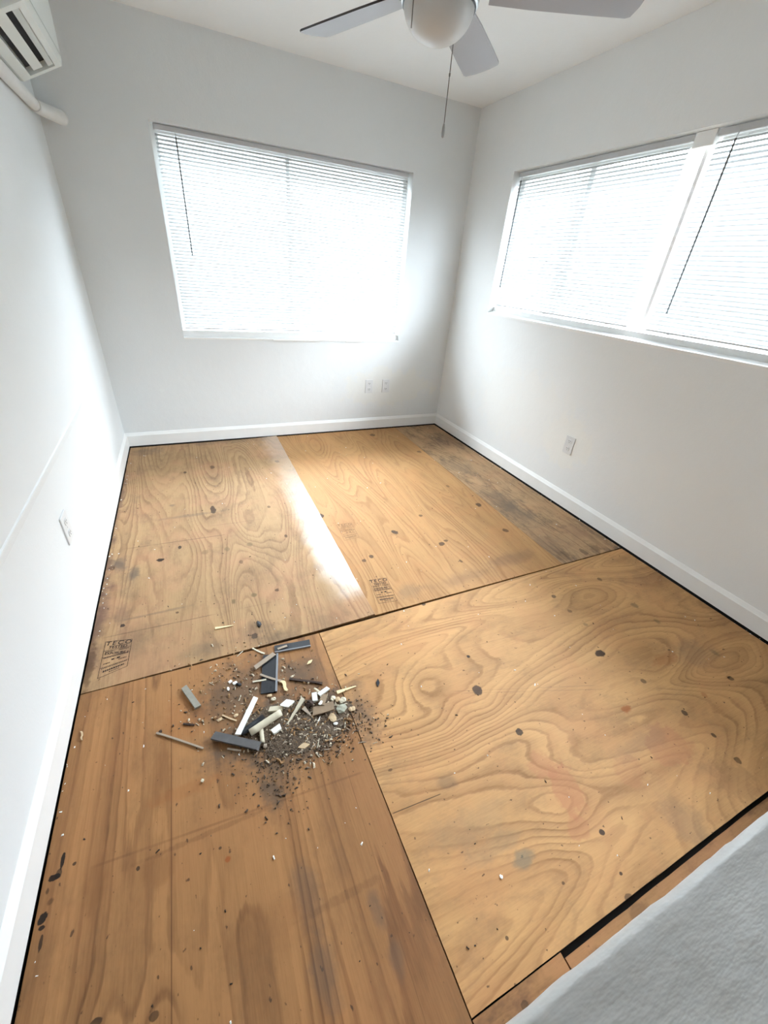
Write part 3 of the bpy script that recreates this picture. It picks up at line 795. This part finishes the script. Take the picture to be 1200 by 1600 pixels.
# ================================================================ mini blinds
def slat_mesh(length, axis, tilt):
    """one curved slat, 25 mm wide; runs along x ('x') or y ('y'); tilted room edge down"""
    V, F = [], []
    n = 5
    for e in (-length/2, length/2):
        for k in range(n):
            s = -1+2*k/(n-1)
            d = s*.0125; c = .0022*(1-s*s)
            a = R(tilt)
            dd = d*math.cos(a) - c*math.sin(a); zz = d*math.sin(a) + c*math.cos(a)
            V.append((e, dd, zz) if axis == 'x' else (dd, e, zz))
    for k in range(n-1): F.append((k, k+1, n+k+1, n+k))
    me = mesh('slat', V, F)
    for p in me.polygons: p.use_smooth = True
    me.materials.append(M['slat'])
    return me

def blind(label, axis, a0, a1, depth, z0, z1, wand_at, wand_z, cords, tilt, group):
    """a0..a1: span along the wall; depth: coordinate of the slat plane; out of the room is +"""
    def pt(a, d, z): return (a, depth+d, z) if axis == 'x' else (depth+d, a, z)
    mid = (a0+a1)/2
    root = tag(empty('window_blind', pt(mid, 0, z0)), label, 'blind', group)
    inv = Matrix.Translation(-Vector(root.location))
    def add(o): o.parent = root; o.matrix_parent_inverse = inv; return o
    def bxp(name, a, b, d0, d1, za, zb, mat, bev=.0015):
        p, q = pt(a, d0, za), pt(b, d1, zb)
        return add(box(name, [min(i, j) for i, j in zip(p, q)], [max(i, j) for i, j in zip(p, q)], mat, bevel=bev))
    bxp('headrail', a0, a1, -.013, .014, z1-.027, z1, M['rail'])
    bxp('bottom_rail', a0+.004, a1-.004, -.010, .010, z0, z0+.009, M['rail'])
    me = slat_mesh(a1-a0-.008, axis, tilt)
    z = z0+.022; step = .0205
    while z < z1-.042:
        o = bpy.data.objects.new('slat', me); COL.objects.link(o)
        o.location = pt(mid, 0, z); add(o)
        z += step
    for c in cords:
        for d in (-.0125, .0125):
            add(tube('ladder_cord', [pt(c, d, z0+.005), pt(c, d, z1-.03)], .0009, M['cord'], n=5))
        bxp('cord_clip', c-.008, c+.008, -.0125, .0115, z0-.003, z0+.002, M['rail'], 0)
    w = add(tube('tilt_wand', [pt(wand_at, -.022, wand_z), pt(wand_at, -.021, z1-.05)], .0045, M['wand'], n=6))
    add(tube('wand_hook', [pt(wand_at, -.021, z1-.052), pt(wand_at, -.019, z1-.036), pt(wand_at, -.013, z1-.02)], .0022, M['rail'], n=6))
    return root
GB = 'white mini blinds in the windows'
blind('wide white mini blind in the window of the back wall', 'x', BWX0+.021, BWX1-.020, WB+.05, .906, BWZ1-.004, .688, 1.395, (.725, 1.412, 2.16), 38, GB)
blind('white mini blind left of the post in the right window', 'y', PY1+.004, RWY1-.012, WR+.055, 1.232, RWZ1-.006, -.600, 1.362, (-.68, -1.14, -1.70), 38, GB)
blind('white mini blind right of the post, cut off by the picture edge', 'y', RWY0+.012, PY0-.004, WR+.055, 1.232, RWZ1-.006, -2.066, 1.329, (-2.11, -2.66, -3.2), 38, GB)

# ================================================================ outlets
def outlet(label, pos, axis, w=.078, h=.126):
    """axis: which way the plate faces: '-y', '-x' or '+x'"""
    root = tag(empty('wall_outlet', pos), label, 'outlet', 'duplex wall outlets')
    rot = {'-y': 0, '-x': R(-90), '+x': R(90)}[axis]
    root.rotation_euler = (0, 0, rot)
    bm = bmesh.new(); bx(bm, (-w/2, -.006, -h/2), (w/2, 0, h/2), .0025, 2)
    link('cover_plate', bm_mesh('cover_plate', bm), M['plastic'], root)
    for s in (1, -1):
        zc = s*.027
        V = [( .017*math.cos(a), -.0085, zc+max(-.0135, min(.0135, .018*math.sin(a)))) for a in [2*math.pi*k/24 for k in range(24)]]
        V += [(p[0]*1.04, -.0055, zc+(p[2]-zc)*1.04) for p in V]
        F = [tuple(range(23, -1, -1))] + [(k, (k+1) % 24, 24+(k+1) % 24, 24+k) for k in range(24)]
        rc = link('receptacle', mesh('receptacle', V, F), M['plastic'], root)
        for sx in (-.0062, .0062):
            box('slot', (sx-.0013, -.0088, zc-.001), (sx+.0013, -.0080, zc+.0085), M['slot'], rc)
        tube('ground_hole', [(0, -.0088, zc-.0075), (0, -.0080, zc-.0075)], .0026, M['slot'], rc, n=10)
    tube('screw', [(0, -.0072, 0), (0, -.005, 0)], .003, M['plastic'], root, n=10)
outlet('left of the two white outlets on the back wall', (2.114, WB, .432), '-y')
outlet('right of the two white outlets on the back wall', (2.293, WB, .431), '-y')
outlet('white outlet under the right window above the right baseboard', (WR, -1.761, .447), '-x')
outlet('white outlet low on the left wall', (WL, -1.898, .410), '+x', .086, .126)

# ================================================================ ceiling fan
M['blade'] = plain('fan_blade_grey_white', (.40, .41, .44, 1), .35, .02, 8)
M['blade_edge'] = plain('fan_blade_edge', (.05, .05, .055, 1), .5, .05)
M['nickel'] = plain('brushed_nickel', (.62, .62, .61, 1), .28, .08, 60, metal=1.0, stretch=(1, 1, 12))
M['opal'] = plain('opal_glass', (.60, .60, .585, 1), .3, .02, 6)
M['chain'] = plain('pull_chain_metal', (.22, .20, .18, 1), .4, .1, metal=.8)
M['fob'] = plain('pull_fob', (.40, .40, .40, 1), .3, .1)
HX, HY, ZB = 1.46, -1.92, 2.205
fan = tag(empty('ceiling_fan', (HX, HY, H)), 'ceiling fan with white blades, brushed nickel body and frosted dome light', 'fan')
fi = Matrix.Translation((-HX, -HY, -H))
def fpart(o): o.parent = fan; o.matrix_parent_inverse = fi; return o
fpart(lathe('canopy', [(0, H-.001), (.07, H-.001), (.068, H-.03), (.05, H-.055), (.016, H-.065), (0, H-.065)], M['nickel'], loc=(HX, HY, 0)))
fpart(lathe('downrod', [(0, H-.06), (.013, H-.06), (.013, ZB+.12), (0, ZB+.12)], M['nickel'], loc=(HX, HY, 0), n=16))
fpart(lathe('motor_housing', [(0, ZB+.13), (.05, ZB+.13), (.11, ZB+.10), (.13, ZB+.06), (.13, ZB+.015), (.10, ZB-.005), (0, ZB-.005)], M['nickel'], loc=(HX, HY, 0)))
fpart(lathe('light_ring', [(.085, ZB-.004), (.122, ZB-.012), (.128, ZB-.026), (.124, ZB-.044), (.116, ZB-.046), (.112, ZB-.040)], M['nickel'], loc=(HX, HY, 0)))
fpart(lathe('dome_gap_shade', [(.112, ZB-.043), (.1195, ZB-.046), (.1195, ZB-.050), (.114, ZB-.050)], M['blade_edge'], loc=(HX, HY, 0)))  # dark ring painting the shade in the gap between ring and dome
fpart(lathe('dome_light', [(.116*math.cos(a), ZB-.043-.090*math.sin(a)) for a in [math.pi/2*k/14 for k in range(15)]], M['opal'], loc=(HX, HY, 0)))
def blade(ang):
    pitch = R(12)
    out = [(.16, -.058), (.30, -.068), (.50, -.075), (.612, -.077), (.626, -.070), (.637, -.03), (.639, 0), (.637, .03), (.626, .070), (.612, .077), (.50, .075), (.30, .068), (.16, .058)]
    def tr(x, t, z):
        zz = -t*math.sin(pitch) + z*math.cos(pitch); tt = t*math.cos(pitch) + z*math.sin(pitch)
        return (HX + x*math.cos(ang) - tt*math.sin(ang), HY + x*math.sin(ang) + tt*math.cos(ang), ZB + zz)
    n = len(out)
    V = [tr(x, t, -.003) for x, t in out] + [tr(x, t, .003) for x, t in out]
    F = [tuple(range(n)), tuple(range(2*n-1, n-1, -1))] + [(i, (i+1) % n, n+(i+1) % n, n+i) for i in range(n)]
    me = mesh('fan_blade', V, F)
    me.materials.append(M['blade']); me.materials.append(M['blade_edge'])
    bm = bmesh.new(); bm.from_mesh(me); bmesh.ops.recalc_face_normals(bm, faces=bm.faces); bm.to_mesh(me); bm.free()
    for p in me.polygons:
        tc = -(p.center.x-HX)*math.sin(ang) + (p.center.y-HY)*math.cos(ang)
        if len(p.vertices) == 4 and tc > .05: p.material_index = 1
    b = fpart(link('fan_blade', me))
    V = [tr(x, t, z) for x, t in ((.09, -.018), (.25, -.03), (.25, .03), (.09, .018)) for z in (.004, .009)]
    F = [(0, 2, 4, 6), (1, 7, 5, 3), (0, 1, 3, 2), (2, 3, 5, 4), (4, 5, 7, 6), (6, 7, 1, 0)]
    k = link('blade_bracket', mesh('blade_bracket', V, F), M['nickel'], b)
for k in range(5): blade(R(114.3 - 72*k))
def chain(x, y, z0, z1, zf):
    c = fpart(tube('pull_chain', [(x, y, z1), (x, y, z0)], .0016, M['chain'], n=6))
    if zf:
        lathe('pull_fob', [(0, 0), (.003, -.002), (.0055, -.014), (.0065, -.028), (.005, -.040), (0, -.044)], M['fob'], c, n=12, loc=(x, y, z0))
        lathe('chain_connector', [(0, .004), (.003, .002), (.003, -.006), (0, -.008)], M['chain'], c, n=8, loc=(x, y, z0+.13))
chain(1.557, -1.868, 1.905, ZB-.02, True)
chain(1.345, -1.965, 2.074, ZB-.02, False)

# ================================================================ wall air conditioner and its pipe cover
M['ac'] = plain('ac_plastic', (.78, .82, .79, 1), .35, .02, 8)
M['ac_dark'] = plain('ac_dark_slot', (.012, .014, .02, 1), .6, .1)
M['ac_vane'] = plain('ac_vane_plastic', (.62, .66, .64, 1), .35, .02, 8)
M['pipe'] = plain('pipe_cover_pvc', (.78, .79, .77, 1), .45, .03, 20)
AY0, AY1 = -1.13, -.455
ac = tag(empty('air_conditioner', (WL, (AY0+AY1)/2, 2.05)), 'white wall mounted split air conditioner at the top left corner', 'air conditioner')
ai = Matrix.Translation((-WL, -(AY0+AY1)/2, -2.05))
def apart(o): o.parent = ac; o.matrix_parent_inverse = ai; return o
def under(t):                                # point on the sloping underside, 0 at the wall side, 1 at the front lip
    return (.030+.172*t, 2.052+.086*t)
def up(p, h=.035): return (p[0]-.45*h, p[1]+.89*h)
shell = [(WL+.001, 2.43), (.17, 2.43), (.198, 2.42), (.208, 2.395), (.210, 2.30), (.207, 2.16), (.202, 2.138)]
notch = [under(.86), up(under(.86)), up(under(.22)), under(.22)]
tail = [(.030, 2.052), (WL+.001, 2.050)]
apart(prism_y('casing', shell+notch+tail, AY0+.04, AY1-.035, M['ac']))
apart(prism_y('end_cap', shell+tail, AY1-.035, AY1, M['ac']))
apart(prism_y('end_cap', shell+tail, AY0, AY0+.04, M['ac']))
apart(prism_y('air_outlet', [up(under(.84), .033), up(under(.24), .033), up(under(.24), .028), up(under(.84), .028)], AY0+.041, AY1-.036, M['ac_dark']))
def strip(name, t0, t1, h, mat, y0=AY0+.05, y1=AY1-.045):
    a, b = under(t0), under(t1)
    apart(prism_y(name, [up(a, h), up(b, h), up(b, h+.004), up(a, h+.004)], y0, y1, mat))
strip('louver', .72, .85, .004, M['ac_vane'])
strip('louver', .36, .59, .008, M['ac'])
apart(prism_y('front_panel_line', [(.2105, 2.175), (.2085, 2.175), (.2085, 2.172), (.2105, 2.172)], AY0+.01, AY1-.01, M['ac_vane']))
pc = tag(empty('pipe_cover', (WL, -.5, 2.03)), 'white round pipe cover below the air conditioner, bending into the back wall', 'pipe')
pi_ = Matrix.Translation((-WL, .5, -2.03))
def ppart(o): o.parent = pc; o.matrix_parent_inverse = pi_; return o
ppart(tube('straight_run', [(.014, -1.30, 2.012), (.014, -.9, 2.012), (.014, -.5, 2.012), (.014, -.24, 2.012)], .027, M['pipe'], n=24))
el = [(.014, -.26, 2.012), (.017, -.22, 2.012), (.030, -.16, 2.014), (.055, -.08, 2.018), (.082, -.0, 2.022), (.090, WB+.004, 2.023)]
ppart(tube('elbow', el, [.0295, .0300, .0315, .0335, .0355, .036], M['pipe'], n=24))

# ================================================================ demolition debris on the floor
DM = {'black': plain('debris_black_vinyl', srgb(26, 28, 34), .45, .25, 60), 'greywood': plain('debris_grey_wood', srgb(168, 152, 134), .8, .12, 50, stretch=(1, 1, 1)),
      'cream': plain('debris_cream_wood', srgb(214, 204, 180), .75, .10, 60), 'white': plain('debris_white_paint', srgb(246, 246, 240), .5, .03, 40),
      'slate': plain('debris_grey_laminate', srgb(92, 90, 90), .6, .12, 70), 'greyboard': plain('debris_pale_laminate', srgb(150, 146, 134), .6, .12, 70),
      'darkwood': plain('debris_dark_wood', srgb(66, 48, 38), .8, .2, 60), 'taupe': plain('debris_fibreboard', srgb(148, 126, 102), .85, .12, 90),
      'tan': plain('debris_tan', srgb(204, 178, 142), .85, .1, 90), 'greenish': plain('debris_grey_green', srgb(172, 172, 154), .8, .18, 60),
      'bright': plain('debris_fresh_wood', srgb(238, 216, 168), .7, .08, 60), 'lip': plain('debris_grey_lip', srgb(136, 138, 142), .5, .06, 60)}
rnd = random.Random(11)
def debris(name, label, a, b, w, th, z0, z1, mat, shape):
    A = Vector((a[0], a[1], 0)); B = Vector((b[0], b[1], 0)); ax = B-A; L = ax.length; ax.normalize()
    side = Vector((-ax.y, ax.x, 0)); mid = (A+B)/2
    zb = min(z0, z1)
    seg = {'board': 5, 'round': 6, 'stick': 6, 'wedge': 6, 'diamond': 4, 'curl': 8, 'chunk': 4, 'lip': 6}[shape]
    nc = 10 if shape == 'round' else (7 if shape == 'chunk' else 4)
    V, F = [], []
    for i in range(seg+1):
        s = i/seg
        z = z0+(z1-z0)*s
        wm = 1.0; tm = 1.0; off = 0.0; dz = 0.0
        if shape == 'wedge': wm = 1.0-.75*s; tm = 1-.6*s
        if shape == 'diamond': wm = max(.12, 1-abs(2*s-1)**1.3)
        if shape == 'chunk': wm = (.55+.5*math.sin(math.pi*s))*(.8+.4*rnd.random()); tm = wm
        if shape == 'curl': off = .5*w*math.sin(s*5.5); wm = .5+.5*math.sin(math.pi*s); dz = .004*abs(math.sin(s*6))
        if shape == 'stick': wm = .85+.3*rnd.random(); off = w*.35*math.sin(s*3.0+L*40); 
        if shape in ('board', 'wedge', 'lip'): wm *= .96+.08*rnd.random()
        c = mid + ax*((s-.5)*L) + side*off + Vector((0, 0, z+dz))
        if i in (0, seg) and shape in ('board', 'wedge', 'stick'): c += ax*(rnd.random()-.5)*.2*w
        for k in range(nc):
            if nc == 4:
                u, t = ((-1, -1), (1, -1), (1, 1), (-1, 1))[k]
                sk = (rnd.random()-.5)*.35*w*u if i in (0, seg) and shape in ('board', 'wedge') else 0
                p = c + side*(u*w*wm/2) + ax*sk + Vector((0, 0, t*th*tm/2))
            else:
                an = 2*math.pi*k/nc
                j = 1.0 if shape == 'round' else .75+.5*rnd.random()
                p = c + side*(math.cos(an)*w*wm/2*j) + Vector((0, 0, math.sin(an)*th*tm/2*j))
            V.append(p)
    for i in range(seg):
        for k in range(nc): F.append((i*nc+k, i*nc+(k+1) % nc, (i+1)*nc+(k+1) % nc, (i+1)*nc+k))
    F.append(tuple(range(nc))); F.append(tuple(range(len(V)-1, len(V)-nc-1, -1)))
    lo = min(p.z for p in V)
    shift = .0012 - lo if lo < .0012 else 0.0
    base = Vector((mid.x, mid.y, 0))
    V = [p - base + Vector((0, 0, shift)) for p in V]
    bm = bmesh.new(); bm.from_mesh(mesh(name, V, F))
    me = bm_mesh(name, bm)
    cat = {'vinyl_strip': 'vinyl strip', 'vinyl_scrap': 'vinyl scrap', 'wood_splinter': 'splinter', 'wood_stick': 'stick', 'trim_offcut': 'trim offcut', 'floor_plank_offcut': 'plank offcut',
           'dowel': 'dowel', 'wood_plug': 'plug', 'plaster_block': 'plaster block', 'tile_chip': 'tile chip', 'wood_chip': 'wood chip', 'board_scrap': 'board scrap', 'wood_chunk': 'wood chunk',
           'plaster_chip': 'plaster chip', 'paper_scrap': 'paper scrap', 'cardboard_scrap': 'cardboard', 'bark_chip': 'bark chip', 'wood_shaving': 'shaving', 'dried_leaf': 'leaf'}[name]
    if shape == 'lip':
        o = tag(empty(name, base), label, cat)
        link('strip_body', me, DM[mat], o)
        s_ = -1 if side.y > 0.5 else (1 if side.x > 0 else -1)
        LV = []
        for e in (-L/2, L/2):
            for u in (w*.40, w*.52):
                for t in (.001, th+.004): LV.append(ax*e + side*(u*s_) + Vector((0, 0, t+.0012)))
        LF = [(0, 1, 3, 2), (4, 6, 7, 5), (0, 4, 5, 1), (2, 3, 7, 6), (1, 5, 7, 3), (0, 2, 6, 4)]
        tag(link('curved_lip', mesh('curved_lip', LV, LF), DM['lip'], o), 'grey lip along one edge')
    else:
        o = tag(link(name, me, DM[mat], smooth=shape in ('round',)), label, cat)
        o.location = base
    return o
for row in DEBRIS: debris(*row)

# ---- sweepings: a low mound of dust, then crumbs and grit nobody could count
def mound():
    V, F = [], []
    nr, na = 14, 48
    cx, cy = DUST_C[0]-.01, DUST_C[1]+.02
    for i in range(nr+1):
        for k in range(na):
            a = 2*math.pi*k/na; r = i/nr
            ex = .19*(1+.25*mnoise.noise((math.cos(a)*1.5, math.sin(a)*1.5, 2))); ey = .105*(1+.3*mnoise.noise((math.cos(a)*1.5, math.sin(a)*1.5, 7)))
            ca, sa = math.cos(R(-12)), math.sin(R(-12))
            px, py = ex*r*math.cos(a), ey*r*math.sin(a)
            x, yy = cx+px*ca-py*sa, cy+px*sa+py*ca
            z = .0095*(1-r*r)**1.5 + .003*(1-r)*mnoise.noise((x*60, yy*60, 0))
            V.append((x, yy, max(z, 0)+.0012 if i < nr else .0011))
    for i in range(nr):
        for k in range(na): F.append((i*na+k, i*na+(k+1) % na, (i+1)*na+(k+1) % na, (i+1)*na+k))
    bm = bmesh.new(); bm.from_mesh(mesh('dust_mound', V, F))
    bmesh.ops.remove_doubles(bm, verts=bm.verts, dist=1e-4)
    o = link('dust_mound', bm_mesh('dust_mound', bm), plain('swept_dust', srgb(112, 94, 76), .95, .45, 220, bump=.8), smooth=True)
    return tag(o, 'low mound of grey brown swept dust and grit under the debris', 'dust', kind='stuff')
MOUND = mound()

def crumbs(name, label, pts, mat, smin, smax, seed, flat=.5, parent=None, long=1.4):
    r = random.Random(seed); V, F = [], []
    for (x, yy, z) in pts:
        s = smin + (smax-smin)*r.random()**2.2
        a = r.random()*6.28; el = 1+long*r.random()**2
        b = len(V)
        ca, sa = math.cos(a), math.sin(a)
        for (u, v, t) in ((-1, -.6, 0), (1, -.7, 0), (.8, .7, 0), (-.9, .6, 0), (-.5, -.4, 1), (.6, -.3, 1), (.1, .5, 1)):
            u *= s*el/2*(.7+.6*r.random()); v *= s/2*(.7+.6*r.random())
            V.append((x+u*ca-v*sa, yy+u*sa+v*ca, z+t*s*flat))
        F += [(b, b+3, b+2, b+1), (b+4, b+5, b+6), (b, b+1, b+5, b+4), (b+1, b+2, b+6, b+5), (b+2, b+3, b+6), (b+3, b, b+4, b+6)]
    o = link(name, mesh(name, V, F), mat, parent)
    return tag(o, label, kind='stuff')
rg = random.Random(5)
def near_strip(x, yy, row):                # keep the grit off the two vinyl strips
    (ax, ay), (bx_, by), w = row[2], row[3], row[4]
    dx, dy = bx_-ax, by-ay; L2 = dx*dx+dy*dy
    s = max(-.1, min(1.1, ((x-ax)*dx+(yy-ay)*dy)/L2))
    return math.hypot(x-ax-s*dx, yy-ay-s*dy) < w*.52+.012
def pile_pts(n, sx, sy, cx=DUST_C[0], cy=DUST_C[1], zfun=True):
    out = []
    for _ in range(n):
        u, v = rg.gauss(0, 1), rg.gauss(0, 1)
        x, yy = cx + u*sx + .15*v*sy, cy + v*sy - .2*u*sx
        if any(near_strip(x, yy, row) for row in DEBRIS[:2]): continue
        r2 = ((x-DUST_C[0])/.17)**2 + ((yy-DUST_C[1]-.02)/.09)**2
        out.append((x, yy, .0012 + (.008*max(0, 1-r2)**1.4 if zfun else 0)))
    return out
grit = pile_pts(2600, .085, .05) + pile_pts(900, .12, .05, DUST_C[0]+.03, DUST_C[1]-.02) + pile_pts(350, .12, .12, .60, -2.62) + pile_pts(300, .06, .07, .60, -2.95)
crumbs('dust_grit', 'dark grey brown grit scattered through the debris pile', grit, plain('grit_dark', srgb(98, 82, 68), .9, .6, 60), .0015, .007, 1, parent=MOUND)
lite = pile_pts(330, .10, .06) + pile_pts(120, .13, .12, .60, -2.60)
crumbs('plaster_crumbs', 'pale plaster crumbs scattered through the debris pile', lite, plain('crumb_pale', srgb(214, 200, 176), .85, .15, 200), .002, .010, 2, parent=MOUND)
tanc = pile_pts(300, .10, .07) + pile_pts(140, .14, .12, .58, -2.62)
crumbs('wood_crumbs', 'tan wood crumbs scattered through the debris pile', tanc, plain('crumb_tan', srgb(160, 124, 84), .85, .2, 200), .002, .011, 3, parent=MOUND)
spl = pile_pts(120, .085, .05) + pile_pts(60, .13, .11, .60, -2.62)
crumbs('splinter_scatter', 'small pale splinters strewn through the pile', spl, DM['cream'], .002, .006, 9, .5, parent=MOUND, long=7)
crumbs('splinter_scatter', 'small grey splinters strewn through the pile', pile_pts(110, .09, .05), DM['greywood'], .002, .006, 10, .5, parent=MOUND, long=7)
sc_l, sc_d = [], []
def on_floor():
    x, yy = rg.uniform(.03, 2.88), rg.uniform(-3.6, -.03)
    return (x, yy, .0012 + (curl(x, yy) if x < 1.18 and yy > -2.41 else 0))
for _ in range(170): sc_l.append(on_floor())
for _ in range(330): sc_d.append(on_floor())
for _ in range(40):
    sc_l.append((rg.uniform(.006, .03), rg.uniform(-3.2, -.3), .0012))
    sc_l.append((rg.uniform(2.885, 2.912), rg.uniform(-3.3, -.3), .0012))
crumbs('paint_flecks', 'tiny white paint flecks scattered across the plywood floor', sc_l, DM['white'], .002, .007, 4, .3, parent=floor)
crumbs('dirt_flecks', 'tiny dark specks scattered across the plywood floor', sc_d, plain('fleck_dark', srgb(48, 36, 28), .9, .2, 100), .0015, .006, 6, .3, parent=floor)
